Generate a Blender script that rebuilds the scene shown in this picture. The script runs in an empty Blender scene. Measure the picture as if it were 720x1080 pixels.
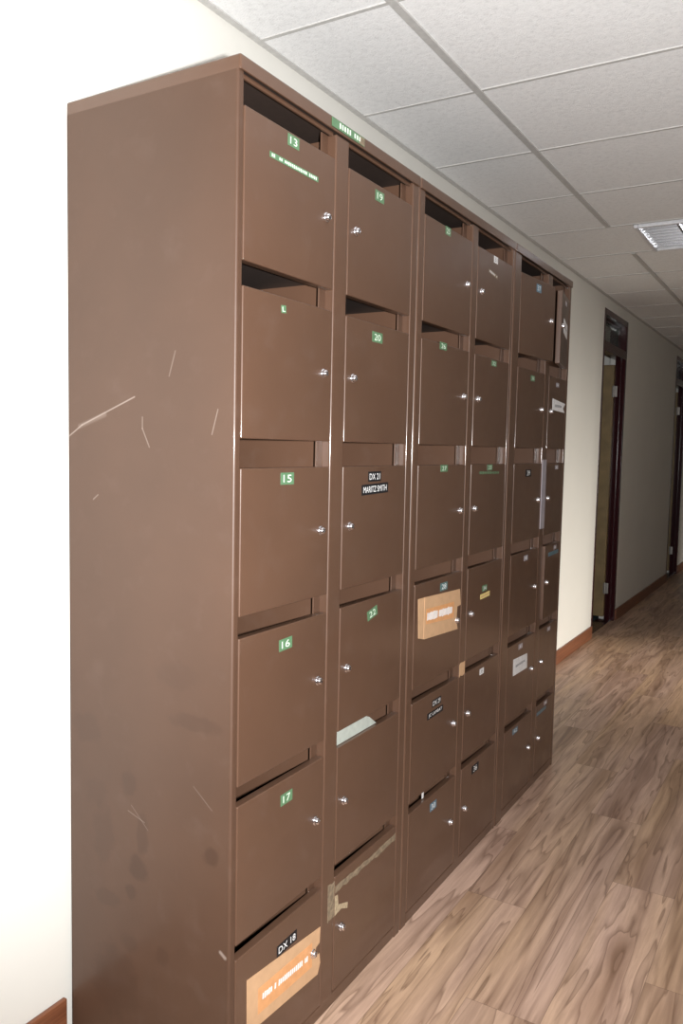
import bpy, bmesh, math, random
from mathutils import Vector, Matrix
random.seed(7)
C = bpy.context.scene.collection
R = math.radians

# ------------------------------------------------------------------ dimensions (metres)
D = 0.4896            # front plane of the lockers
H = 2.16              # locker height
HC = 2.585            # ceiling height
XR = 2.60             # corridor width
YB, YF = -4.0, 13.0   # corridor ends
BOT = [1.779, 1.430, 1.068, 0.712, 0.370, 0.036]   # door bottoms, row by row
TOP = [2.073, 1.731, 1.371, 1.024, 0.671, 0.338]   # door tops

# ------------------------------------------------------------------ node helpers
def new_mat(name):
    m = bpy.data.materials.new(name); m.use_nodes = True
    nt = m.node_tree
    return m, nt, nt.nodes['Principled BSDF']
def N(nt, t, **kw):
    n = nt.nodes.new(t)
    for k, v in kw.items():
        if k in n.inputs: n.inputs[k].default_value = v
        else: setattr(n, k, v)
    return n
def L(nt, a, b): nt.links.new(a, b)
def math_(nt, op, a, b=None, clamp=False):
    n = nt.nodes.new('ShaderNodeMath'); n.operation = op; n.use_clamp = clamp
    for i, v in enumerate((a, b)):
        if v is None: continue
        if isinstance(v, (int, float)): n.inputs[i].default_value = v
        else: L(nt, v, n.inputs[i])
    return n.outputs[0]
def mixc(nt, fac, a, b, blend='MIX'):
    n = nt.nodes.new('ShaderNodeMix'); n.data_type = 'RGBA'; n.blend_type = blend
    for idx, v in ((0, fac), (6, a), (7, b)):
        if isinstance(v, (int, float)): n.inputs[idx].default_value = v
        elif isinstance(v, tuple): n.inputs[idx].default_value = v if len(v) == 4 else (*v, 1)
        else: L(nt, v, n.inputs[idx])
    return n.outputs[2]
def ramp(nt, fac, stops):
    n = nt.nodes.new('ShaderNodeValToRGB'); e = n.color_ramp.elements
    while len(e) < len(stops): e.new(0.5)
    for el, (p, c) in zip(e, stops):
        el.position = p; el.color = (*c, 1) if len(c) == 3 else c
    L(nt, fac, n.inputs[0]); return n.outputs[0]
def noise(nt, vec, scale, detail=2, rough=0.5, dist=0.0):
    n = N(nt, 'ShaderNodeTexNoise', Scale=scale, Detail=detail, Roughness=rough, Distortion=dist)
    if vec is not None: L(nt, vec, n.inputs['Vector'])
    return n.outputs['Fac']
def bump(nt, height, strength, distance, bsdf):
    b = N(nt, 'ShaderNodeBump', Strength=strength, Distance=distance)
    L(nt, height, b.inputs['Height']); L(nt, b.outputs[0], bsdf.inputs['Normal'])
def plain(name, col, rough=0.5, metal=0.0, var=0.08, scale=60):
    m, nt, b = new_mat(name)
    geo = N(nt, 'ShaderNodeNewGeometry')
    f = noise(nt, geo.outputs['Position'], scale, 3)
    dark = tuple(c * (1 - var) for c in col); lite = tuple(min(1, c * (1 + var)) for c in col)
    L(nt, ramp(nt, f, [(0.3, dark), (0.7, lite)]), b.inputs['Base Color'])
    b.inputs['Roughness'].default_value = rough; b.inputs['Metallic'].default_value = metal
    return m

# ------------------------------------------------------------------ materials
BROWN = (0.094, 0.049, 0.030)
def brown_paint(name, marks=False, gloss=True):
    m, nt, b = new_mat(name)
    geo = N(nt, 'ShaderNodeNewGeometry'); P = geo.outputs['Position']
    big = noise(nt, P, 2.3, 4, 0.6); mid = noise(nt, P, 14, 4, 0.6)
    col = mixc(nt, ramp(nt, big, [(0.35, (0, 0, 0)), (0.7, (1, 1, 1))]),
               tuple(c * (0.72 if marks else 0.93) for c in BROWN), tuple(c * (0.86 if marks else 1.07) for c in BROWN))
    # light rubbed dust patches
    dust = math_(nt, 'MULTIPLY', ramp(nt, mid, [(0.55, (0, 0, 0)), (0.8, (1, 1, 1))]), 0.12)
    col = mixc(nt, dust, col, (0.17, 0.125, 0.105))
    rough = math_(nt, 'ADD', math_(nt, 'MULTIPLY', mid, 0.16), 0.40 if marks else 0.33)
    if marks:
        sep = N(nt, 'ShaderNodeSeparateXYZ'); L(nt, P, sep.inputs[0])
        # greasy hand smears: (x, z, radius x, radius z, strength)
        warp = math_(nt, 'MULTIPLY', math_(nt, 'SUBTRACT', noise(nt, P, 30, 3), 0.5), 1.5)
        for (x, z, rx, rz, s) in [(.203, .664, .022, .03, .28), (.242, .55, .018, .05, .3), (.232, .475, .03, .028, .4),
                                  (.209, .414, .015, .018, .35), (.439, .561, .022, .02, .4), (.07, .763, .05, .035, .22),
                                  (.39, .835, .07, .018, .25), (.122, .524, .03, .07, .2), (.133, .378, .04, .02, .22),
                                  (.156, .18, .07, .09, .22), (.304, .296, .02, .02, .2), (.203, .29, .03, .02, .2),
                                  (.34, .93, .06, .03, .15), (.10, .62, .04, .03, .15)]:
            dx = math_(nt, 'DIVIDE', math_(nt, 'SUBTRACT', sep.outputs[0], x), rx)
            dz = math_(nt, 'DIVIDE', math_(nt, 'SUBTRACT', sep.outputs[2], z), rz)
            r = math_(nt, 'SQRT', math_(nt, 'ADD', math_(nt, 'MULTIPLY', dx, dx), math_(nt, 'MULTIPLY', dz, dz)))
            r = math_(nt, 'ADD', r, warp)
            k = N(nt, 'ShaderNodeMapRange', clamp=True); L(nt, r, k.inputs[0])
            k.inputs[1].default_value = 0.75; k.inputs[2].default_value = 1.15
            k.inputs[3].default_value = s; k.inputs[4].default_value = 0
            col = mixc(nt, k.outputs[0], col, (0.034, 0.016, 0.010))
            rough = math_(nt, 'SUBTRACT', rough, math_(nt, 'MULTIPLY', k.outputs[0], 0.08))
        # pale scratches: polylines in (x, z)
        for pts, w, s in [([(-.009, 1.415), (.058, 1.455), (.219, 1.515)], .0016, .5), ([(.05, 1.452), (.13, 1.478)], .005, .18),
                          ([(.242, 1.472), (.242, 1.448), (.262, 1.409)], .0016, .3), ([(.447, 1.487), (.432, 1.437)], .0012, .35),
                          ([(.093, 1.29), (.108, 1.301)], .0014, .35), ([(.334, 1.607), (.317, 1.556)], .0014, .25),
                          ([(.466, .361), (.478, .353)], .004, .5), ([(.39, .70), (.44, .66)], .0012, .15),
                          ([(.20, .60), (.25, .585)], .001, .25), ([(.21, .615), (.26, .57)], .001, .2)]:
            for (x0, z0), (x1, z1) in zip(pts[:-1], pts[1:]):
                lx, lz = x1 - x0, z1 - z0; ll = lx * lx + lz * lz
                ax = math_(nt, 'SUBTRACT', sep.outputs[0], x0); az = math_(nt, 'SUBTRACT', sep.outputs[2], z0)
                t = math_(nt, 'ADD', math_(nt, 'MULTIPLY', ax, lx / ll), math_(nt, 'MULTIPLY', az, lz / ll), clamp=True)
                ex = math_(nt, 'SUBTRACT', ax, math_(nt, 'MULTIPLY', t, lx)); ez = math_(nt, 'SUBTRACT', az, math_(nt, 'MULTIPLY', t, lz))
                d = math_(nt, 'SQRT', math_(nt, 'ADD', math_(nt, 'MULTIPLY', ex, ex), math_(nt, 'MULTIPLY', ez, ez)))
                k = N(nt, 'ShaderNodeMapRange', clamp=True); L(nt, d, k.inputs[0])
                k.inputs[1].default_value = w * 0.4; k.inputs[2].default_value = w * 1.5
                k.inputs[3].default_value = s; k.inputs[4].default_value = 0
                col = mixc(nt, k.outputs[0], col, (0.36, 0.29, 0.25))
    L(nt, col, b.inputs['Base Color']); L(nt, rough, b.inputs['Roughness'])
    b.inputs['Specular IOR Level'].default_value = 0.4
    b.inputs['Coat Weight'].default_value = (0.15 if marks else 0.6) if gloss else 0; b.inputs['Coat Roughness'].default_value = 0.11
    orange = noise(nt, P, 420, 2)
    bump(nt, orange, 0.10, 0.0012, b)
    return m
M = {}
M['brown'] = brown_paint('brown_enamel')
M['brown_flat'] = brown_paint('dull_brown_enamel', False, False)
M['brown_side'] = brown_paint('scuffed_brown_enamel', True)
M['inner'] = plain('dark_inner_steel', (0.030, 0.018, 0.013), 0.6)  # darker than the outer brown, for shelves, back and top panel
M['chrome'] = plain('chrome', (0.86, 0.85, 0.90), 0.2, 1.0, 0.02)
M['dark'] = plain('keyhole_black', (0.01, 0.01, 0.012), 0.5)
M['green'] = plain('green_label_tape', (0.095, 0.19, 0.10), 0.35)
M['teal'] = plain('faded_teal_label_tape', (0.09, 0.17, 0.17), 0.35)
M['blue'] = plain('blue_grey_label_tape', (0.10, 0.19, 0.26), 0.35)
M['black'] = plain('black_label_plate', (0.004, 0.004, 0.006), 0.65)
M['white'] = plain('white_lettering', (0.85, 0.86, 0.86), 0.5)
M['mint'] = plain('pale_embossed_lettering', (0.68, 0.80, 0.66), 0.5)
M['yellow'] = plain('yellow_label', (0.75, 0.62, 0.22), 0.5)
M['paper'] = plain('white_paper', (0.75, 0.74, 0.74), 0.7)
M['envelope'] = plain('pale_envelope_paper', (0.40, 0.43, 0.385), 0.7)
M['kraft'] = plain('kraft_cardboard', (0.56, 0.35, 0.20), 0.55, 0, 0.06, 40)
M['kraft_band'] = plain('orange_packing_tape', (0.68, 0.34, 0.15), 0.3)
M['old_tape'] = plain('old_tape_residue', (0.215, 0.165, 0.11), 0.6, 0, 0.35, 90)
M['scrap'] = plain('pale_tape_scrap', (0.40, 0.32, 0.21), 0.5, 0, 0.25, 120)
M['grey_strip'] = plain('grey_strip', (0.33, 0.30, 0.33), 0.45)
M['grey_text'] = plain('grey_print', (0.18, 0.18, 0.2), 0.7)
M['plaster'] = plain('cream_wall_paint', (0.70, 0.685, 0.635), 0.6, 0, 0.015, 3)
M['runner'] = plain('ceiling_tee_metal', (0.50, 0.49, 0.47), 0.5)
M['light_metal'] = plain('white_enamel_steel', (0.72, 0.72, 0.74), 0.35)
M['louvre_metal'] = plain('polished_louvre_aluminium', (0.72, 0.73, 0.77), 0.22, 0.75, 0.03)
M['tube'] = plain('opal_fluorescent_tube', (0.85, 0.85, 0.85), 0.25)
M['redwood'] = plain('dark_red_varnished_wood', (0.032, 0.006, 0.008), 0.2, 0, 0.08, 25)
M['olivewood'] = plain('tan_door_leaf', (0.20, 0.14, 0.06), 0.5, 0, 0.15, 12)
M['brass'] = plain('steel_hinge', (0.30, 0.28, 0.26), 0.45, 0.8)
M['carpet'] = plain('dark_teal_carpet', (0.02, 0.045, 0.05), 0.95)
M['frame_white'] = plain('white_window_frame', (0.75, 0.75, 0.73), 0.4)

def skirting_mat():
    m, nt, b = new_mat('red_brown_skirting_wood')
    geo = N(nt, 'ShaderNodeNewGeometry')
    mp = N(nt, 'ShaderNodeMapping'); mp.inputs['Scale'].default_value = (30, 1.6, 60); L(nt, geo.outputs['Position'], mp.inputs[0])
    f = noise(nt, mp.outputs[0], 1.5, 4, 0.6, 1)
    L(nt, ramp(nt, f, [(0.3, (0.115, 0.038, 0.016)), (0.7, (0.23, 0.085, 0.04))]), b.inputs['Base Color'])
    b.inputs['Roughness'].default_value = 0.4
    return m
M['skirting'] = skirting_mat()

def glass_mat(name, tint, rough=0.02):
    m, nt, b = new_mat(name)
    b.inputs['Base Color'].default_value = (*tint, 1); b.inputs['Roughness'].default_value = rough
    b.inputs['Transmission Weight'].default_value = 0.9; b.inputs['IOR'].default_value = 1.45
    f = noise(nt, N(nt, 'ShaderNodeNewGeometry').outputs['Position'], 6, 2)
    L(nt, ramp(nt, f, [(0.0, tuple(c * .97 for c in tint)), (1.0, tint)]), b.inputs['Base Color'])
    return m
M['glass'] = glass_mat('dark_transom_glass', (0.45, 0.55, 0.5))
M['clear'] = glass_mat('clear_window_glass', (0.95, 0.97, 0.96))

def ceiling_mat():
    m, nt, b = new_mat('mineral_fibre_ceiling_tile')
    geo = N(nt, 'ShaderNodeNewGeometry'); P = geo.outputs['Position']
    a = noise(nt, P, 55, 4, 0.75); c = noise(nt, P, 210, 2, 0.6)
    f = math_(nt, 'ADD', math_(nt, 'MULTIPLY', a, 0.6), math_(nt, 'MULTIPLY', c, 0.4))
    L(nt, ramp(nt, f, [(0.30, (0.66, 0.66, 0.655)), (0.48, (0.83, 0.83, 0.825)), (0.7, (0.90, 0.90, 0.895))]), b.inputs['Base Color'])
    b.inputs['Roughness'].default_value = 0.9
    bump(nt, f, 0.5, 0.004, b)
    return m
M['tile'] = ceiling_mat()

def floor_mat():
    m, nt, b = new_mat('wood_laminate_floor')
    geo = N(nt, 'ShaderNodeNewGeometry')
    sep = N(nt, 'ShaderNodeSeparateXYZ'); L(nt, geo.outputs['Position'], sep.inputs[0])
    X, Y = sep.outputs[0], sep.outputs[1]
    w, ln = 0.192, 1.285
    row = math_(nt, 'FLOOR', math_(nt, 'DIVIDE', X, w))
    shift = math_(nt, 'MULTIPLY', math_(nt, 'FRACT', math_(nt, 'MULTIPLY', row, 0.377)), ln)
    yy = math_(nt, 'DIVIDE', math_(nt, 'ADD', Y, shift), ln)
    idx = math_(nt, 'FLOOR', yy)
    fx = math_(nt, 'FRACT', math_(nt, 'DIVIDE', X, w)); fy = math_(nt, 'FRACT', yy)
    cid = N(nt, 'ShaderNodeCombineXYZ'); L(nt, row, cid.inputs[0]); L(nt, idx, cid.inputs[1])
    wn = N(nt, 'ShaderNodeTexWhiteNoise'); wn.noise_dimensions = '3D'; L(nt, cid.outputs[0], wn.inputs[0])
    rnd = wn.outputs['Value']
    # grain coordinates: stretched along the plank, different for each plank
    gv = N(nt, 'ShaderNodeCombineXYZ')
    L(nt, math_(nt, 'ADD', math_(nt, 'MULTIPLY', X, 1.0), math_(nt, 'MULTIPLY', rnd, 7.3)), gv.inputs[0])
    L(nt, math_(nt, 'MULTIPLY', Y, 0.085), gv.inputs[1]); L(nt, math_(nt, 'MULTIPLY', rnd, 31.0), gv.inputs[2])
    broad = noise(nt, gv.outputs[0], 10.5, 3.2, 0.55, 0.4)
    rings = math_(nt, 'FRACT', math_(nt, 'MULTIPLY', broad, 7.0))
    fine_v = N(nt, 'ShaderNodeMapping'); fine_v.inputs['Scale'].default_value = (150, 5, 1); L(nt, geo.outputs['Position'], fine_v.inputs[0])
    fine = noise(nt, fine_v.outputs[0], 1.0, 4, 0.7)
    blot = noise(nt, gv.outputs[0], 22, 5, 0.7, 0.3)
    base = ramp(nt, broad, [(0.30, (0.28, 0.175, 0.125)), (0.45, (0.50, 0.345, 0.265)), (0.58, (0.60, 0.425, 0.325)), (0.72, (0.44, 0.30, 0.225))])
    base = mixc(nt, math_(nt, 'MULTIPLY', ramp(nt, blot, [(0.4, (0, 0, 0)), (0.72, (1, 1, 1))]), 0.62), base, (0.22, 0.14, 0.10))
    vein = ramp(nt, rings, [(0.0, (1, 1, 1)), (0.1, (0.55, 0.55, 0.55)), (0.42, (0, 0, 0)), (0.93, (0, 0, 0)), (1.0, (1, 1, 1))])
    base = mixc(nt, math_(nt, 'MULTIPLY', vein, 0.62), base, (0.12, 0.063, 0.038))
    hue = noise(nt, gv.outputs[0], 6, 2, 0.5)
    base = mixc(nt, 1.0, base, ramp(nt, hue, [(0.35, (1.0, 0.98, 1.0)), (0.65, (1.04, 1.0, 0.86))]), 'MULTIPLY')
    base = mixc(nt, math_(nt, 'MULTIPLY', ramp(nt, fine, [(0.42, (0, 0, 0)), (0.75, (1, 1, 1))]), 0.3), base, (0.24, 0.15, 0.105))
    tone = ramp(nt, rnd, [(0.0, (0.92, 0.91, 0.90)), (1.0, (1.08, 1.07, 1.06))])
    base = mixc(nt, 1.0, base, tone, 'MULTIPLY')
    # plank joints
    ex = math_(nt, 'MINIMUM', fx, math_(nt, 'SUBTRACT', 1.0, fx)); ey = math_(nt, 'MINIMUM', fy, math_(nt, 'SUBTRACT', 1.0, fy))
    jx = math_(nt, 'LESS_THAN', ex, 0.0055); jy = math_(nt, 'LESS_THAN', ey, 0.0009)
    j = math_(nt, 'MAXIMUM', jx, jy)
    base = mixc(nt, math_(nt, 'MULTIPLY', j, 0.38), base, (0.06, 0.035, 0.022))
    L(nt, base, b.inputs['Base Color'])
    L(nt, math_(nt, 'ADD', math_(nt, 'MULTIPLY', fine, 0.15), 0.36), b.inputs['Roughness'])
    b.inputs['Specular IOR Level'].default_value = 0.35
    bump(nt, math_(nt, 'SUBTRACT', math_(nt, 'MULTIPLY', fine, 0.4), j), 0.15, 0.001, b)
    return m
M['floor'] = floor_mat()

# ------------------------------------------------------------------ mesh helpers
class MB:
    """collects shapes with material slots and links them as one mesh object"""
    def __init__(s): s.bm = bmesh.new(); s.mats = []
    def mi(s, m):
        if m not in s.mats: s.mats.append(m)
        return s.mats.index(m)
    def box(s, lo, hi, m, bevel=0.0, seg=2):
        t = bmesh.new(); bmesh.ops.create_cube(t, size=1)
        lo, hi = Vector(lo), Vector(hi)
        for v in t.verts: v.co = Vector([lo[i] + (v.co[i] + .5) * (hi[i] - lo[i]) for i in range(3)])
        if bevel: bmesh.ops.bevel(t, geom=list(t.edges), offset=bevel, segments=seg, profile=0.5, affect='EDGES')
        s.merge(t, m, smooth=bool(bevel)); return s
    def merge(s, t, m, smooth=False):
        k = s.mi(m); vs = [s.bm.verts.new(v.co) for v in t.verts]; t.verts.index_update()
        for f in t.faces:
            try: g = s.bm.faces.new([vs[v.index] for v in f.verts])
            except ValueError: continue
            g.material_index = k; g.smooth = smooth
        t.free()
    def prism(s, pts, axis, a, b, m, smooth=False):
        """polygon pts (2D in the other two axes) extruded along axis from a to b"""
        t = bmesh.new()
        def co(p, w):
            c = [p[0], p[1]]; c.insert(axis, w); return c
        v0 = [t.verts.new(co(p, a)) for p in pts]; v1 = [t.verts.new(co(p, b)) for p in pts]
        t.faces.new(v0[::-1]); t.faces.new(v1)
        n = len(pts)
        for i in range(n): t.faces.new((v0[i], v0[(i + 1) % n], v1[(i + 1) % n], v1[i]))
        bmesh.ops.recalc_face_normals(t, faces=list(t.faces))
        s.merge(t, m, smooth); return s
    def lathe(s, prof, m, seg=20, center=(0, 0, 0)):
        """profile (x, r) turned about the X axis"""
        t = bmesh.new(); rings = []
        for x, r in prof:
            if r < 1e-6: rings.append([t.verts.new((x + center[0], center[1], center[2]))]); continue
            rings.append([t.verts.new((x + center[0], r * math.cos(2 * math.pi * k / seg) + center[1], r * math.sin(2 * math.pi * k / seg) + center[2])) for k in range(seg)])
        for A, B in zip(rings[:-1], rings[1:]):
            for k in range(seg):
                a0, a1 = A[k % len(A)], A[(k + 1) % len(A)]; b0, b1 = B[k % len(B)], B[(k + 1) % len(B)]
                vs = []
                for v in (a0, a1, b1, b0):
                    if v not in vs: vs.append(v)
                if len(vs) > 2: t.faces.new(vs)
        bmesh.ops.recalc_face_normals(t, faces=list(t.faces))
        s.merge(t, m, True); return s
    def text(s, txt, y, z, w, h, x, m, tilt=0.0):
        """flat lettering on a plane facing +X, centred at (y, z), fitted in w x h"""
        cu = bpy.data.curves.new('lettering', 'FONT'); cu.body = txt; cu.size = 1; cu.extrude = 0; cu.resolution_u = 3
        o = bpy.data.objects.new('lettering', cu); C.objects.link(o)
        dg = bpy.context.evaluated_depsgraph_get(); me = bpy.data.meshes.new_from_object(o.evaluated_get(dg))
        bpy.data.objects.remove(o); bpy.data.curves.remove(cu)
        xs = [v.co.x for v in me.vertices]; ys = [v.co.y for v in me.vertices]
        x0, x1, y0, y1 = min(xs), max(xs), min(ys), max(ys)
        t = bmesh.new(); t.from_mesh(me); bpy.data.meshes.remove(me)
        ct, st = math.cos(tilt), math.sin(tilt)
        for v in t.verts:
            a = ((v.co.x - x0) / (x1 - x0) - .5) * w; b = ((v.co.y - y0) / (y1 - y0) - .5) * h
            v.co = (x, y + a * ct - b * st, z + a * st + b * ct)
        bmesh.ops.recalc_face_normals(t, faces=list(t.faces))
        for f in t.faces:
            if f.normal.x < 0: f.normal_flip()
        s.merge(t, m); return s
    def marks(s, y, z, w, h, x, m, n, tilt=0.0, fill=0.6):
        """a row of short upright strokes: lettering too small to read in the photograph"""
        ct, st = math.cos(tilt), math.sin(tilt); step = w / n
        for i in range(n):
            if random.random() < 0.09: continue
            c = (i + .5) * step - w / 2; hh = h * random.uniform(.75, 1) / 2; ww = step * fill / 2
            q = [(c - ww, -hh), (c + ww, -hh), (c + ww, hh), (c - ww, hh)]
            q = [(y + a * ct - b * st, z + a * st + b * ct) for a, b in q]
            s.prism(q, 0, x - .0001, x, m)
        return s
    def build(s, name, parent=None, loc=(0, 0, 0), origin=None):
        if origin is not None:
            for v in s.bm.verts: v.co -= Vector(origin)
            loc = origin if parent is None else loc
        s.bm.normal_update()
        for ed in s.bm.edges:
            if ed.calc_face_angle(0) > R(50): ed.smooth = False
        me = bpy.data.meshes.new(name); s.bm.to_mesh(me); s.bm.free()
        for m in s.mats: me.materials.append(m)
        sm_ = any(p.use_smooth for p in me.polygons)
        o = bpy.data.objects.new(name, me); C.objects.link(o); o.location = loc
        if sm_:
            wn = o.modifiers.new('weighted_normals', 'WEIGHTED_NORMAL'); wn.weight = 100; wn.keep_sharp = True
        if parent: o.parent = parent
        return o
def tag(o, label=None, cat=None, group=None, kind=None):
    for k, v in (('label', label), ('category', cat), ('group', group), ('kind', kind)):
        if v: o[k] = v
    return o
def empty(name, loc):
    o = bpy.data.objects.new(name, None); o.empty_display_size = 0.1; C.objects.link(o); o.location = loc; return o

# ------------------------------------------------------------------ the setting
tag(MB().box((-0.14, YB - .1, -0.1), (XR + .14, YF + .1, 0), M['floor']).build('floor'), kind='structure')

# ceiling: fibre tiles with a thin groove between them, laid in a metal grid
YL = [0.70 + 0.608 * k for k in range(-8, 21)]           # cross lines of the grid
XL = [0.445, 1.665]                                       # main runners
LX0, LX1 = 0.562, 1.162                                   # the light's place
LK = 12                                                   # cell of YL that holds the light
ce = MB(); 
xs = [0.0, XL[0], XL[1], XR]
for i in range(3):
    for k in range(len(YL) - 1):
        if YL[k] < YB - .3 or YL[k + 1] > YF + .3: continue
        cells = [(xs[i], xs[i + 1])]
        if k == LK and i == 0: cells = [(xs[0], LX0)]
        if k == LK and i == 1: cells = [(LX1, xs[2])]
        for a, b in cells:
            ce.box((a + .003, YL[k] + .003, HC + random.uniform(0, .002)), (b - .003, YL[k + 1] - .003, HC + .018), M['tile'], .0025, 1)
ce.box((-.14, YB - .1, HC + .2), (XR + .14, YF + .1, HC + .24), M['plaster'])
ceiling = tag(ce.build('ceiling'), kind='structure')
gr = MB()
for x in XL:
    a = YL[LK] - .012; b = YL[LK + 1] + .012
    segs = [(YB, a), (b, YF)] if x == XL[0] else [(YB, YF)]
    for y0, y1 in segs: gr.box((x - .012, y0, HC - .005), (x + .012, y1, HC + .03), M['runner'])
for y in YL: 
    if YB < y < YF: gr.box((0, y - .0065, HC - .002), (XR, y + .0065, HC + .025), M['runner'])
gr.box((0, YB, HC - .003), (.022, YF, HC + .02), M['runner']); gr.box((XR - .022, YB, HC - .003), (XR, YF, HC + .02), M['runner'])
gr.build('ceiling_grid', ceiling)

# left wall with two doorways
D1 = (5.00, 5.81, 2.50); D2 = (8.33, 9.10, 2.50)
ROOMWIN = [(3.55, 4.65, .60, 1.55), (9.8, 10.9, .5, 1.8)]
def wall_with_openings(name, x0, x1, ops, mat):
    m = MB(); y = YB
    for (a, b, z0, z1) in ops:
        m.box((x0, y, 0), (x1, a, HC + .2), mat)
        if z0 > 0: m.box((x0, a, 0), (x1, b, z0), mat)
        m.box((x0, a, z1), (x1, b, HC + .2), mat)
        y = b
    m.box((x0, y, 0), (x1, YF, HC + .2), mat)
    return tag(m.build(name), kind='structure')
wall_with_openings('wall_left', -.13, 0, [(D1[0], D1[1], 0, D1[2]), (D2[0], D2[1], 0, D2[2])], M['plaster'])
W1 = (3.70, 4.75, 0.0, 2.1); W2 = (9.9, 10.9, 0.0, 2.1)
wall_with_openings('wall_right', XR, XR + .13, [W1, W2], M['plaster'])
tag(MB().box((-.13, YB - .1, 0), (XR + .13, YB, HC + .2), M['plaster']).build('wall_front'), kind='structure')
tag(MB().box((-.13, YF, 0), (XR + .13, YF + .1, HC + .2), M['plaster']).build('wall_back'), kind='structure')
m = MB()
for a, b in ((YB, -.012), (2.36, D1[0]), (D1[1], D2[0]), (D2[1], YF)):
    m.box((0, a, 0), (.013, b, .095), M['skirting'], .003, 2)
tag(m.build('baseboard_left'), kind='structure')
m = MB()
m.box((XR - .013, YB, 0), (XR, YF, .095), M['skirting'], .003, 2)
tag(m.build('baseboard_right'), kind='structure')

# open doorways of the right wall, each into a room with a window low in its far wall
for n, (a, b, z0, z1) in enumerate((W1, W2), 3):
    e = tag(empty('door_%d' % n, (XR, a, 0)), kind='structure'); o = (XR, a, 0)
    f = MB()
    f.box((XR - .004, a, 0), (XR + .134, a + .035, z1), M['redwood'], .003, 2); f.box((XR - .004, b - .035, 0), (XR + .134, b, z1), M['redwood'], .003, 2)
    f.box((XR - .004, a + .035, z1 - .035), (XR + .134, b - .035, z1), M['redwood'], .003, 2)
    f.build('door_frame', e, origin=o)
    r = MB(); xa, xb, ya, yb = XR + .13, XR + 2.4, a - 1.2, b + 1.2
    r.box((xa, ya, -.1), (xb, yb, 0.001), M['carpet'])
    r.box((xa, ya - .1, 0), (xb, ya, HC), M['plaster']); r.box((xa, yb, 0), (xb, yb + .1, HC), M['plaster'])
    r.box((xa, ya, HC), (xb, yb, HC + .1), M['plaster'])
    wy0, wy1, wz0, wz1 = ROOMWIN[n - 3]
    r.box((xb, ya, 0), (xb + .1, wy0, HC), M['plaster']); r.box((xb, wy1, 0), (xb + .1, yb, HC), M['plaster'])
    r.box((xb, wy0, 0), (xb + .1, wy1, wz0), M['plaster']); r.box((xb, wy0, wz1), (xb + .1, wy1, HC), M['plaster'])
    tag(r.build('wall_room_%d' % n), kind='structure')
    f = MB()
    for lo, hi in (((xb, wy0, wz0), (xb + .05, wy0 + .04, wz1)), ((xb, wy1 - .04, wz0), (xb + .05, wy1, wz1)),
                   ((xb, wy0 + .04, wz0), (xb + .05, wy1 - .04, wz0 + .04)), ((xb, wy0 + .04, wz1 - .04), (xb + .05, wy1 - .04, wz1))):
        f.box(lo, hi, M['frame_white'], .004, 1)
    tag(f.build('window_%d' % (n - 2)), kind='structure')

# rooms behind the two doorways
def doorway(n, d, with_leaf=True):
    y0, y1, zt = d
    e = tag(empty('door_%d' % n, (0, y0, 0)), kind='structure'); o = (0, y0, 0)
    f = MB(); tb = 2.19
    for a, b in ((y0, y0 + .035), (y1 - .035, y1)):
        f.box((-.08, a, 0), (.004, b, zt), M['redwood'], .003, 2)
    f.box((-.08, y0 + .035, zt - .045), (.004, y1 - .035, zt), M['redwood'], .003, 2)
    f.box((-.08, y0 + .035, tb), (.004, y1 - .035, tb + .07), M['redwood'], .003, 2)
    # door stop on the far jamb
    f.box((-.045, y1 - .048, 0), (-.03, y1 - .035, tb), M['redwood'], .002, 1)
    f.build('door_frame', e, origin=o)
    g = MB().box((-.07, y0 + .036, tb + .071), (-.064, y1 - .036, zt - .046), M['glass']); g.build('transom_pane', e, origin=o)
    b = MB()
    for lo, hi in (((-.058, y0 + .036, tb + .071), (-.045, y1 - .036, tb + .09)), ((-.058, y0 + .036, zt - .065), (-.045, y1 - .036, zt - .046)),
                   ((-.058, y1 - .055, tb + .09), (-.045, y1 - .036, zt - .065))):
        b.box(lo, hi, M['redwood'], .002, 1)
    b.build('glazing_bead', e, origin=o)
    # leaf standing open into the room, hung on the far jamb
    hx, hy = -.074, y1 - .040
    lf = MB().box((-.86, hy - .040, .035), (hx - .003, hy, 2.150), M['olivewood'], .002, 1).build('door_leaf', e, origin=o)
    kn = MB()
    kn.box((-.80, hy - .047, .98), (-.76, hy - .040, 1.12), M['brass'], .002, 1)
    kn.box((-.79, hy - .085, 1.06), (-.77, hy - .047, 1.08), M['brass'], .003, 1); kn.box((-.79, hy - .085, 1.06), (-.66, hy - .07, 1.08), M['brass'], .003, 1)
    kn.build('door_handle', lf, origin=o)
    for z in (.28, 1.93):
        h = MB(); h.lathe([(-.0, 0), (0, .0)], M['brass']) if False else None
        h.box((hx - .012, hy - .046, z - .045), (hx + .03, hy - .040, z + .045), M['brass'], .002, 1)
        h.box((hx - .004, hy - .056, z - .05), (hx + .008, hy - .044, z + .05), M['brass'], .004, 2)
        h.build('hinge', e, origin=o)
    r = MB(); xa, ya, yb = -2.6, y0 - .8, y1 + .35
    r.box((xa, ya, -.1), (-.13, yb, 0.001), M['carpet'])
    r.box((xa - .1, ya, 0), (xa, yb, HC), M['plaster']); r.box((xa, ya - .1, 0), (-.13, ya, HC), M['plaster'])
    r.box((xa, yb, 0), (-.13, yb + .1, HC), M['plaster']); r.box((xa, ya, HC), (-.13, yb, HC + .1), M['plaster'])
    tag(r.build('wall_room_%d' % n), kind='structure')
    # threshold strip on the floor of the doorway
    th = MB().box((-.13, y0 + .035, 0), (-.02, y1 - .035, .008), M['redwood'], .003, 1); th.build('threshold', e, origin=o)
doorway(1, D1); doorway(2, D2)

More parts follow.
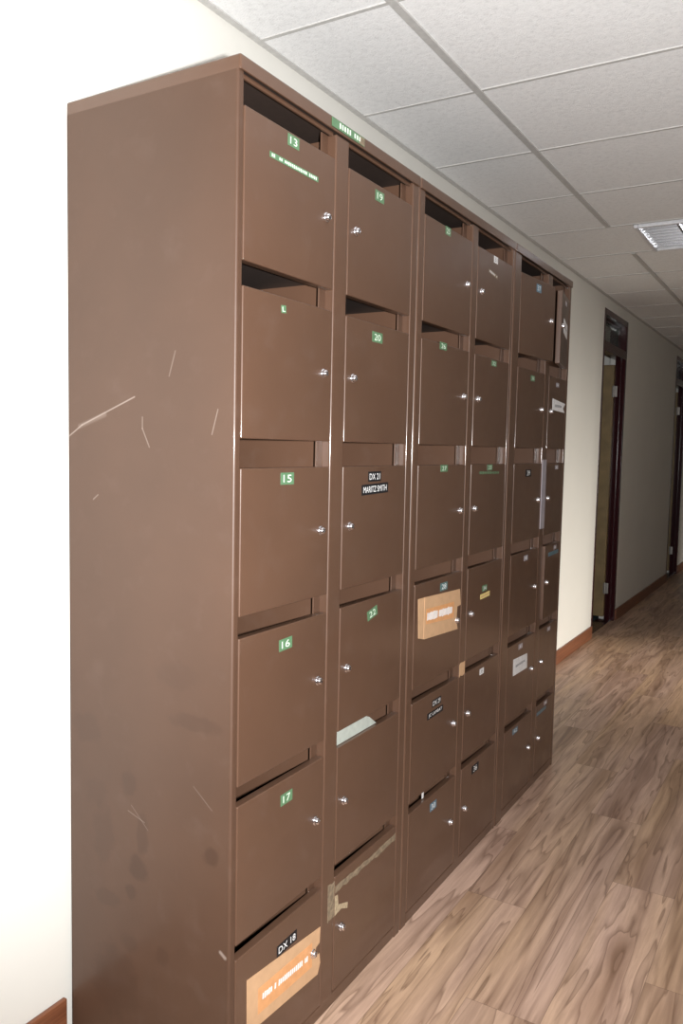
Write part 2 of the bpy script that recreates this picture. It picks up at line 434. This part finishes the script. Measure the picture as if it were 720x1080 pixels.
# ------------------------------------------------------------------ ceiling light
def ceiling_light():
    y0, y1 = YL[LK] + .035, YL[LK + 1] - .010; x0, x1 = LX0, LX1
    e = tag(empty('ceiling_light', ((x0 + x1) / 2, (y0 + y1) / 2, HC)),
            'square white fluorescent ceiling light with louvre grid set among the tiles', 'ceiling light'); o = tuple(e.location)
    f = MB(); t = .022; z0, z1 = HC - .012, HC + .01
    for lo, hi in (((x0, y0, z0), (x0 + t, y1, z1)), ((x1 - t, y0, z0), (x1, y1, z1)), ((x0 + t, y0, z0), (x1 - t, y0 + t, z1)), ((x0 + t, y1 - t, z0), (x1 - t, y1, z1))):
        f.box(lo, hi, M['light_metal'], .003, 1)
    f.build('frame', e, origin=o)
    h = MB()
    h.box((x0, y0, HC + .085), (x1, y1, HC + .095), M['light_metal'])
    for lo, hi in (((x0, y0, HC + .01), (x0 + .006, y1, HC + .085)), ((x1 - .006, y0, HC + .01), (x1, y1, HC + .085)),
                   ((x0, y0, HC + .01), (x1, y0 + .006, HC + .085)), ((x0, y1 - .006, HC + .01), (x1, y1, HC + .085))):
        h.box(lo, hi, M['light_metal'])
    h.build('housing', e, origin=o)
    xi0, xi1, yi0, yi1 = x0 + t, x1 - t, y0 + t, y1 - t
    nb = 3
    for k in range(1, nb):                                # long reflector fins between the tubes
        x = xi0 + (xi1 - xi0) * k / nb
        b = MB().prism([(x - .006, HC - .006), (x + .006, HC - .006), (x + .018, HC + .05), (x - .018, HC + .05)], 1, yi0, yi1, M['louvre_metal'])
        b.build('reflector_fin', e, origin=o)
    for k in range(1, 9):                                 # cross blades, V shaped
        y = yi0 + (yi1 - yi0) * k / 9
        b = MB()
        for q in range(nb):
            xa = xi0 + (xi1 - xi0) * q / nb + (.007 if q else 0); xb = xi0 + (xi1 - xi0) * (q + 1) / nb - (.007 if q < nb - 1 else 0)
            b.prism([(y - .003, HC - .005), (y + .003, HC - .005), (y + .012, HC + .04), (y - .012, HC + .04)], 0, xa, xb, M['louvre_metal'])
        b.build('louvre_blade', e, origin=o)
    for k in range(nb):
        x = xi0 + (xi1 - xi0) * (k + .5) / nb
        t_ = bmesh.new(); bmesh.ops.create_cone(t_, cap_ends=True, segments=16, radius1=.013, radius2=.013, depth=yi1 - yi0 - .01,
                                                 matrix=Matrix.Translation((x, (yi0 + yi1) / 2, HC + .062)) @ Matrix.Rotation(R(90), 4, 'X'))
        tb = MB(); tb.merge(t_, M['tube'], True); tb.build('tube', e, origin=o)
ceiling_light()

# ------------------------------------------------------------------ lockers
def knob(parent, y, z, key=90):
    m = MB()
    m.lathe([(-.004, .0095), (.0, .0112), (.002, .0112), (.0032, .0100), (.0036, .0088), (.0075, .0084), (.0098, .0072), (.0110, .0048), (.0114, 0)], M['chrome'], 24)
    m.box((.0108, -.0006, -.0042), (.0118, .0006, .0042), M['dark'])
    o = m.build('lock_knob', parent, (0, y, z)); o['label'] = 'round chrome lock'; o.rotation_euler.x = R(random.uniform(-25, 25))
    return o

class Unit:
    def __init__(s, y0, y1, cols, label):
        s.y0, s.y1, s.cols = y0, y1, cols
        s.e = tag(empty('locker_cabinet', (0, y0, 0)), label, 'locker', 'brown steel locker cabinets along the corridor wall')
        s.o = (0, y0, 0); o = s.o; e = s.e
        (a0, a1), (b0, b1) = cols
        B = M['brown']
        def arc(cx, cy, r, a0_, a1_, n=5): return [(cx + r * math.cos(R(a0_ + (a1_ - a0_) * i / n)), cy + r * math.sin(R(a0_ + (a1_ - a0_) * i / n))) for i in range(n + 1)]
        XB = .016
        # sides: thin sheet folded into a front stile
        sm = M['brown_side'] if y0 < .1 else B
        ra, rb = .006, .003
        def side(ys, yf, flip):
            # folded sheet seen from above: side sheet, rounded corner, front face, small bend back behind the door edge
            k = -1 if flip else 1
            P = [(XB, 0)] + arc(D - ra, ra, ra, -90, 0) + arc(D - rb, abs(yf - ys) - rb, rb, 0, 90) + [(D - .026, abs(yf - ys)), (D - .026, .004), (XB, .004)]
            P = [(x, ys + k * y) for x, y in P]
            return P[::-1] if flip else P
        m = MB(); m.prism(side(y0, a0 - .0015, False), 2, 0, H - .028, sm, True)
        m.build('side_panel', e, origin=o)
        m = MB(); m.prism(side(y1 - .001, b1 + .0015, True), 2, 0, H - .028, B, True)
        m.build('side_panel', e, origin=o)
        m = MB(); m.box((D - .03, a1 + .0015, .03), (D, b0 - .0015, H - .03), B, .004, 3)
        yc = (a1 + b0) / 2
        m.box((XB + .004, yc - .004, .03), (D - .028, yc + .004, H - .03), B)
        m.build('middle_partition', e, origin=o)
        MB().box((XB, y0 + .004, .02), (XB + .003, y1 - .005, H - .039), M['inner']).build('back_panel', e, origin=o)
        m = MB(); xa, xb, ya, yb = XB - .004, D + .005, y0 + .0005, y1 - .001
        rc = .005; k = 6
        def lip(d):       # rounded rectangle seen from above, inset by d
            r = max(rc - d, .0015); q = []
            for cx, cy, a in ((xb - d - r, ya + d + r, -90), (xb - d - r, yb - d - r, 0), (xa + d + r, yb - d - r, 90), (xa + d + r, ya + d + r, 180)):
                q += arc(cx, cy, r, a, a + 90, k)
            return q
        po, pi = lip(0), lip(.004); t = bmesh.new(); nn = len(po)
        zt = H - .0045; zb = H - .028; zi = H - .008
        rings = [[t.verts.new((x, y, z)) for x, y in P] for P, z in ((lip(.0035), H), (lip(.001), H - .0012), (po, zt), (po, zb + .001), (lip(.001), zb), (pi, zb), (pi, zi))]
        for A, B_ in zip(rings[:-1], rings[1:]):
            for q in range(nn): t.faces.new((A[q], A[(q + 1) % nn], B_[(q + 1) % nn], B_[q]))
        t.faces.new(rings[0]); t.faces.new(rings[-1])
        bmesh.ops.recalc_face_normals(t, faces=list(t.faces)); m.merge(t, B, True)
        m.build('top_cap', e, origin=o)
        m = MB()
        for (c0, c1) in cols: m.box((D - .016, c0, H - .035), (D - .007, c1, H - .026), B, .002, 1)
        m.build('top_rail', e, origin=o)
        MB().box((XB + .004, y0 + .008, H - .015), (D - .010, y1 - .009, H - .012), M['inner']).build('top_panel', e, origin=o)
        m = MB(); m.box((D - .028, a0 - .0015, 0), (D - .001, b1 + .0015, BOT[5] - .003), B, .003, 2)
        m.box((XB + .003, y0 + .004, .018), (D - .028, y1 - .005, .022), B)
        m.build('plinth', e, origin=o)
        # recessed stiles that frame each column behind the doors
        for (c0, c1) in cols:
            for q0, q1 in ((c0 - .0015, c0 + .026), (c1 - .026, c1 + .0015)):
                MB().box((D - .027, q0, BOT[5] - .003), (D - .0225, q1, H - .031), M['brown_flat'], .001, 1).build('door_stile', e, origin=o)
        for ci, (c0, c1) in enumerate(cols):
            w0 = y0 + .004 if ci == 0 else yc + .004; w1 = yc - .004 if ci == 0 else y1 - .005
            for r in range(5):
                z = BOT[r]
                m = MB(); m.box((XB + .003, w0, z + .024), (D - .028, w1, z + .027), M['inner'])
                m.box((D - .0300, w0, z + .003), (D - .0282, w1, z + .027), B)
                m.build('shelf', e, origin=o)
        s.doors = {}
    def door(s, c, r, ajar=0.0, label=None, dy=0.0, kdz=0.155):
        c0, c1 = s.cols[c]; w = c1 - c0 - .003; h = TOP[r] - BOT[r]
        hinge = (c0 + .0015) if c == 0 else (c1 - .0015); sg = 1 if c == 0 else -1
        m = MB(); ya, yb = sorted((0, sg * w))
        m.box((-.021, ya, 0), (0, yb, h), M['brown'], .0028, 3)
        d = m.build('door', s.e, (D, hinge - s.y0, BOT[r]))
        d.rotation_euler.z = -R(ajar) if c == 0 else R(ajar)
        if label: d['label'] = label
        knob(d, sg * (w - .035), kdz)
        s.doors[(c, r)] = (d, hinge, BOT[r]); return d
    def onto(s, c, r, name, build, label):
        """build(mesh builder) draws in world (y, z) just in front of the door; the piece becomes a sub-part of that door"""
        d, hy, hz = s.doors[(c, r)]
        m = MB(); build(m)
        o = m.build(name, d, origin=(D, hy, hz)); o.location = (0, 0, 0); o['label'] = label; return o

F = D + .0006      # face of things stuck on the doors
def rect(y, z, w, h, tilt=0):
    ct, st = math.cos(tilt), math.sin(tilt)
    return [(y + a * ct - b * st, z + a * st + b * ct) for a, b in ((-w / 2, -h / 2), (w / 2, -h / 2), (w / 2, h / 2), (-w / 2, h / 2))]
def sticker(u, c, r, y, z, w, h, txt, mat, ink, label, tilt=0, tw=.62, th=.62, name='number_label'):
    def b(m):
        m.prism(rect(y, z, w, h, tilt), 0, D - .0004, F, M[mat])
        if txt: m.text(txt, y, z, w * tw, h * th, F + .0002, M[ink], tilt)
    return u.onto(c, r, name, b, label)
def strokes(u, c, r, y, z, w, h, n, mat, ink, label, tilt=0, name='name_strip'):
    def b(m):
        m.prism(rect(y, z, w, h, tilt), 0, D - .0004, F, M[mat])
        m.marks(y, z, w * .94, h * .62, F + .0002, M[ink], n, tilt)
    return u.onto(c, r, name, b, label)

U1 = Unit(0.000, 0.800, ((.020, .359), (.420, .760)), 'brown steel locker cabinet nearest the camera, its scuffed side in view')
U2 = Unit(0.802, 1.592, ((.840, 1.193), (1.243, 1.572)), 'middle brown locker cabinet of the three, with tan card on a door')
U3 = Unit(1.596, 2.340, ((1.668, 2.003), (2.063, 2.312)), 'farthest brown locker cabinet, in shade beside the cream wall, with top doors ajar')
for u, aj in ((U1, {}), (U2, {}), (U3, {(0, 0): (5.0, 'door slightly ajar'), (1, 0): (9.0, 'door standing ajar'), (1, 3): (2.5, 'door slightly ajar')})):
    for c in (0, 1):
        for r in range(6):
            a, l = aj.get((c, r), (0, None)); u.door(c, r, a, l)

G = 'small green number label '
sticker(U1, 0, 0, .188, 2.056, .042, .024, '13', 'green', 'mint', 'green number label 13')
strokes(U1, 0, 0, .195, 2.006, .182, .0115, 26, 'green', 'mint', 'long green embossed name strip')
sticker(U1, 0, 1, .161, 1.705, .017, .016, 'L', 'green', 'mint', 'torn scrap of green label', .1)
sticker(U1, 0, 2, .184, 1.347, .050, .026, '15', 'green', 'mint', 'green number label 15')
sticker(U1, 0, 3, .187, .982, .050, .026, '16', 'green', 'mint', 'green number label 16', .03)
sticker(U1, 0, 4, .200, .627, .046, .026, '17', 'green', 'mint', 'green number label 17', .02)
sticker(U1, 0, 5, .211, .277, .080, .026, 'DX 18', 'black', 'white', 'black plate lettered DX 18', .02, .84, .6, 'name_plate')
sticker(U1, 1, 0, .572, 2.046, .046, .026, '19', 'green', 'mint', 'green number label 19')
sticker(U1, 1, 1, .577, 1.698, .054, .026, '20', 'green', 'mint', 'green number label 20')
sticker(U1, 1, 2, .580, 1.344, .068, .026, 'DX 21', 'black', 'white', 'black plate lettered DX 21', .01, .82, .6, 'name_plate')
sticker(U1, 1, 2, .584, 1.312, .142, .027, 'MARITZ SMITH', 'black', 'white', 'long black name plate', .03, .88, .58, 'name_plate')
sticker(U1, 1, 3, .585, .985, .054, .026, '22', 'green', 'mint', 'crooked green number label 22', .22)
sticker(U2, 0, 0, .999, 2.061, .038, .024, '25', 'green', 'mint', 'green number label 25')
sticker(U2, 0, 1, .989, 1.724, .050, .022, '26', 'green', 'mint', 'green number label 26')
sticker(U2, 0, 2, 1.022, 1.360, .052, .021, '27', 'green', 'mint', 'green number label 27')
sticker(U2, 0, 3, 1.047, .993, .055, .025, '28', 'teal', 'white', 'teal number label 28')
sticker(U2, 0, 4, 1.018, .634, .066, .022, 'DX 29', 'black', 'white', 'black plate lettered DX 29', 0, .84, .64, 'name_plate')
sticker(U2, 0, 4, 1.010, .602, .118, .020, 'JC LAMBAT', 'black', 'white', 'narrow black name plate', 0, .84, .6, 'name_plate')
sticker(U2, 0, 5, 1.016, .300, .048, .026, '30', 'blue', 'white', 'blue number label 30')
sticker(U2, 1, 0, 1.402, 2.060, .036, .022, '31', 'paper', 'grey_text', 'white number label 31')
strokes(U2, 1, 0, 1.381, 2.010, .080, .011, 8, 'old_tape', 'paper', 'rubbed white name strip', -.1)
sticker(U2, 1, 1, 1.417, 1.715, .048, .019, '32', 'green', 'mint', 'green number label 32')
sticker(U2, 1, 2, 1.412, 1.359, .048, .020, '33', 'green', 'mint', 'green number label 33')
def green_dashes(m):
    m.marks(1.410, 1.341, .19, .009, D + .0003, M['green'], 13, -.01, .75)
U2.onto(1, 2, 'name_strip', green_dashes, 'row of green dashes left by a name strip')
sticker(U2, 1, 3, 1.401, .939, .046, .021, '34', 'green', 'white', 'green number label 34')
strokes(U2, 1, 3, 1.408, .913, .088, .017, 9, 'yellow', 'kraft', 'small yellow label', .03)
sticker(U2, 1, 4, 1.401, .643, .038, .021, '35', 'paper', 'grey_text', 'white number label 35')
sticker(U2, 1, 5, 1.369, .304, .065, .028, '36', 'black', 'white', 'black plate numbered 36', 0, .5, .7)
sticker(U3, 0, 0, 1.835, 2.040, .046, .030, '37', 'blue', 'white', 'blue number label 37')
sticker(U3, 0, 1, 1.846, 1.700, .047, .022, '38', 'green', 'mint', 'green number label 38')
sticker(U3, 0, 2, 1.835, 1.333, .070, .028, '39', 'black', 'white', 'black plate numbered 39', 0, .5, .7)
sticker(U3, 0, 3, 1.845, .998, .047, .021, '40', 'grey_strip', 'white', 'grey number label 40')
sticker(U3, 0, 4, 1.820, .648, .047, .021, '41', 'grey_strip', 'white', 'grey number label 41')
def slip(m):
    m.prism([(1.742, .545), (1.912, .541), (1.908, .602), (1.740, .611)], 0, D - .0004, F, M['paper'])
    m.marks(1.825, .578, .13, .010, F + .0002, M['grey_text'], 16)
U3.onto(0, 4, 'paper_slip', slip, 'white paper slip with a printed line')
sticker(U3, 0, 5, 1.793, .314, .059, .022, '42', 'blue', 'white', 'blue number label 42')
sticker(U3, 1, 0, 2.201, 2.040, .042, .018, '43', 'grey_strip', 'white', 'grey number label 43')
def card(m):
    m.prism([(2.150, 1.915), (2.262, 1.90), (2.268, 1.958), (2.146, 1.972)], 0, D - .0004, F, M['paper'])
    m.marks(2.206, 1.937, .08, .008, F + .0002, M['grey_text'], 10, -.1)
U3.onto(1, 0, 'paper_slip', card, 'white paper card')
sticker(U3, 1, 1, 2.182, 1.700, .042, .018, '44', 'grey_strip', 'white', 'grey number label 44')
def folded(m):
    m.prism([(2.121, 1.593), (2.30, 1.588), (2.275, 1.606), (2.305, 1.627), (2.121, 1.640)], 0, D - .0004, F + .0004, M['paper'])
    m.marks(2.20, 1.612, .10, .012, F + .0007, M['grey_text'], 9)
U3.onto(1, 1, 'paper_slip', folded, 'torn white paper strip')
sticker(U3, 1, 2, 2.217, 1.352, .043, .018, '45', 'grey_strip', 'white', 'grey number label 45')
sticker(U3, 1, 3, 2.231, 1.005, .043, .018, '46', 'grey_strip', 'white', 'grey number label 46')
strokes(U3, 1, 3, 2.205, .983, .17, .016, 12, 'blue', 'teal', 'long blue name strip')
sticker(U3, 1, 4, 2.198, .650, .043, .018, '47', 'grey_strip', 'white', 'grey number label 47')
sticker(U3, 1, 5, 2.193, .322, .043, .018, '48', 'grey_strip', 'white', 'grey number label 48')
strokes(U3, 1, 5, 2.137, .300, .13, .014, 9, 'blue', 'teal', 'long blue name strip')

# tan cardboard name cards with a white strip of print
def card18(m):
    m.prism([(.062, .150), (.099, .146), (.345, .126), (.356, .150), (.352, .176), (.331, .180), (.336, .2), (.352, .204), (.354, .243), (.060, .274)], 0, D - .0004, F + .0008, M['kraft'])
    m.prism([(.10, .172), (.318, .160), (.318, .222), (.10, .232)], 0, F, F + .0010, M['kraft_band'])
    m.marks(.207, .199, .185, .016, F + .0014, M['white'], 24, -.07, .72)
U1.onto(0, 5, 'name_card', card18, 'tan cardboard name card taped on')
def card28(m):
    m.prism([(.871, .862), (.91, .852), (1.165, .837), (1.155, .871), (1.158, .912), (1.186, .914), (1.176, .967), (.907, .979), (.863, .980)], 0, D - .0004, F + .0008, M['kraft'])
    m.prism([(.918, .896), (1.13, .880), (1.13, .932), (.918, .942)], 0, F, F + .0010, M['kraft_band'])
    m.marks(1.02, .913, .19, .026, F + .0014, M['white'], 22, -.045, .78)
    m.prism([(.905, .855), (.909, .855), (.909, .979), (.905, .979)], 0, F, F + .0016, M['kraft'])
U2.onto(0, 3, 'name_card', card28, 'tan cardboard name card taped on')

# tape leftovers on the posts and rails
def extra(u, name, polys, mat, label, x=D, t=.0007):
    m = MB()
    for q in polys: m.prism(q, 0, x - .0004, x + t, M[mat])
    o = m.build(name, u.e, origin=u.o); o['label'] = label; return o
def raggy(y0, y1, z0, z1, n=14, j=.006):
    top = [(y0 + (y1 - y0) * i / n, z1 + random.uniform(-j, j)) for i in range(n + 1)]
    bot = [(y0 + (y1 - y0) * i / n, z0 + random.uniform(-j, j)) for i in range(n + 1)]
    return bot + top[::-1]
def worn(m): m.prism(raggy(.424, .755, .296, .314, 18, .004), 0, D - .0004, F, M['old_tape'])
U1.onto(1, 5, 'tape_residue', worn, 'long smear of old beige tape')
extra(U1, 'tape_residue', [raggy(.388, .419, .236, .330, 6, .003)], 'old_tape', 'patch of old tape on the middle post')
def scrap(m): m.prism([(.423, .236), (.455, .240), (.486, .226), (.488, .242), (.44, .258), (.436, .286), (.423, .288)], 0, D - .0004, F, M['scrap'])
U1.onto(1, 5, 'tape_scrap', scrap, 'pale torn tape scrap')
extra(U2, 'tape_residue', [raggy(1.196, 1.241, .672, .714, 5, .004)], 'kraft', 'scrap of beige tape on the middle post')
extra(U3, 'edge_strip', [[(2.008, 1.10), (2.060, 1.10), (2.060, 1.385), (2.008, 1.385)]], 'grey_strip', 'grey metal strip on the middle post', D, .003)
def cap_strip(m): pass
m = MB(); q = [(.330, H - .0235), (.478, H - .0235), (.478, H - .004), (.330, H - .004)]
m.prism(q, 0, D + .0055, D + .0068, M['green']); m.marks(.415, H - .0135, .112, .013, D + .0071, M['mint'], 10, 0, .55)
m.prism([(.452, H - .023), (.477, H - .023), (.477, H - .006), (.452, H - .006)], 0, D + .006, D + .0070, M['old_tape'])
o = m.build('title_strip', U1.e, origin=U1.o); o['label'] = 'worn green embossed title strip'

# ------------------------------------------------------------------ post sticking out of the slots
e = MB()
e.prism([(.432, .6725), (.640, .6725), (.600, .700), (.560, .715), (.432, .715)], 0, D - .012, D - .010, M['envelope'])
tag(e.build('envelope', origin=(D - .011, .53, .69)), 'pale grey-green envelope jutting from a slot in the nearest cabinet', 'envelope')
e = MB().box((D - .014, .958, .340), (D - .012, .969, .374), M['paper'], .0006, 1)
tag(e.build('paper_slip', origin=(D - .013, .9635, .34)), 'thin white paper slip standing up in a slot of the middle cabinet, above blue label', 'paper')

# ------------------------------------------------------------------ camera
cam_d = bpy.data.cameras.new('camera'); cam = bpy.data.objects.new('camera', cam_d); C.objects.link(cam)
yaw, pit, rol, fpx = -0.5377, -0.0783, 0.0205, 858.212
cloc = Vector((1.4962, -1.2717, 1.4151))
fw = Vector((math.sin(yaw) * math.cos(pit), math.cos(yaw) * math.cos(pit), math.sin(pit)))
rt = Vector((math.cos(yaw), -math.sin(yaw), 0)); up = rt.cross(fw)
r2 = rt * math.cos(rol) + up * math.sin(rol); u2 = up * math.cos(rol) - rt * math.sin(rol)
mat = Matrix((r2, u2, -fw)).transposed().to_4x4(); mat.translation = cloc
cam.matrix_world = mat
cam_d.sensor_fit = 'VERTICAL'; cam_d.sensor_height = 36; cam_d.sensor_width = 24; cam_d.lens = 36 * fpx / 1080
cam_d.clip_start = .02
bpy.context.scene.camera = cam

# ------------------------------------------------------------------ light
def light(name, kind, loc, energy, col, **kw):
    d = bpy.data.lights.new(name, kind); d.energy = energy; d.color = col
    for k, v in kw.items(): setattr(d, k, v)
    o = bpy.data.objects.new(name, d); C.objects.link(o); o.location = loc; return o
# the flash gun, to the right of the lens because the camera is held upright
fl = light('camera_flash', 'SPOT', cloc + r2 * .095 + u2 * .01, 450, (1, 1, 1), spot_size=R(110), spot_blend=.65, shadow_soft_size=.014)
fl.rotation_euler = (mat.to_3x3() @ Matrix.Rotation(R(5), 3, 'X')).to_euler()
# daylight through the windows of the two rooms on the right
for nm, (a, b, z0, z1), en in (('daylight', ROOMWIN[0], 68), ('far_daylight', ROOMWIN[1], 26)):
    o = light(nm, 'AREA', (XR + 2.55, (a + b) / 2, (z0 + z1) / 2), en, (1, .95, .87), shape='RECTANGLE', size=z1 - z0, size_y=b - a)
    o.rotation_euler = (0, R(90 - 22), 0); o.data.spread = R(75)

w = bpy.data.worlds.new('World'); bpy.context.scene.world = w; w.use_nodes = True
w.node_tree.nodes['Background'].inputs[0].default_value = (.8, .88, 1, 1); w.node_tree.nodes['Background'].inputs[1].default_value = .6

sc = bpy.context.scene
sc.view_settings.view_transform = 'Standard'; sc.view_settings.look = 'None'
sc.view_settings.exposure = 0; sc.view_settings.gamma = 1; sc.view_settings.use_curve_mapping = False
sc.cycles.max_bounces = 8; sc.cycles.diffuse_bounces = 4; sc.cycles.caustics_reflective = False; sc.cycles.caustics_refractive = False
sc.cycles.use_denoising = True
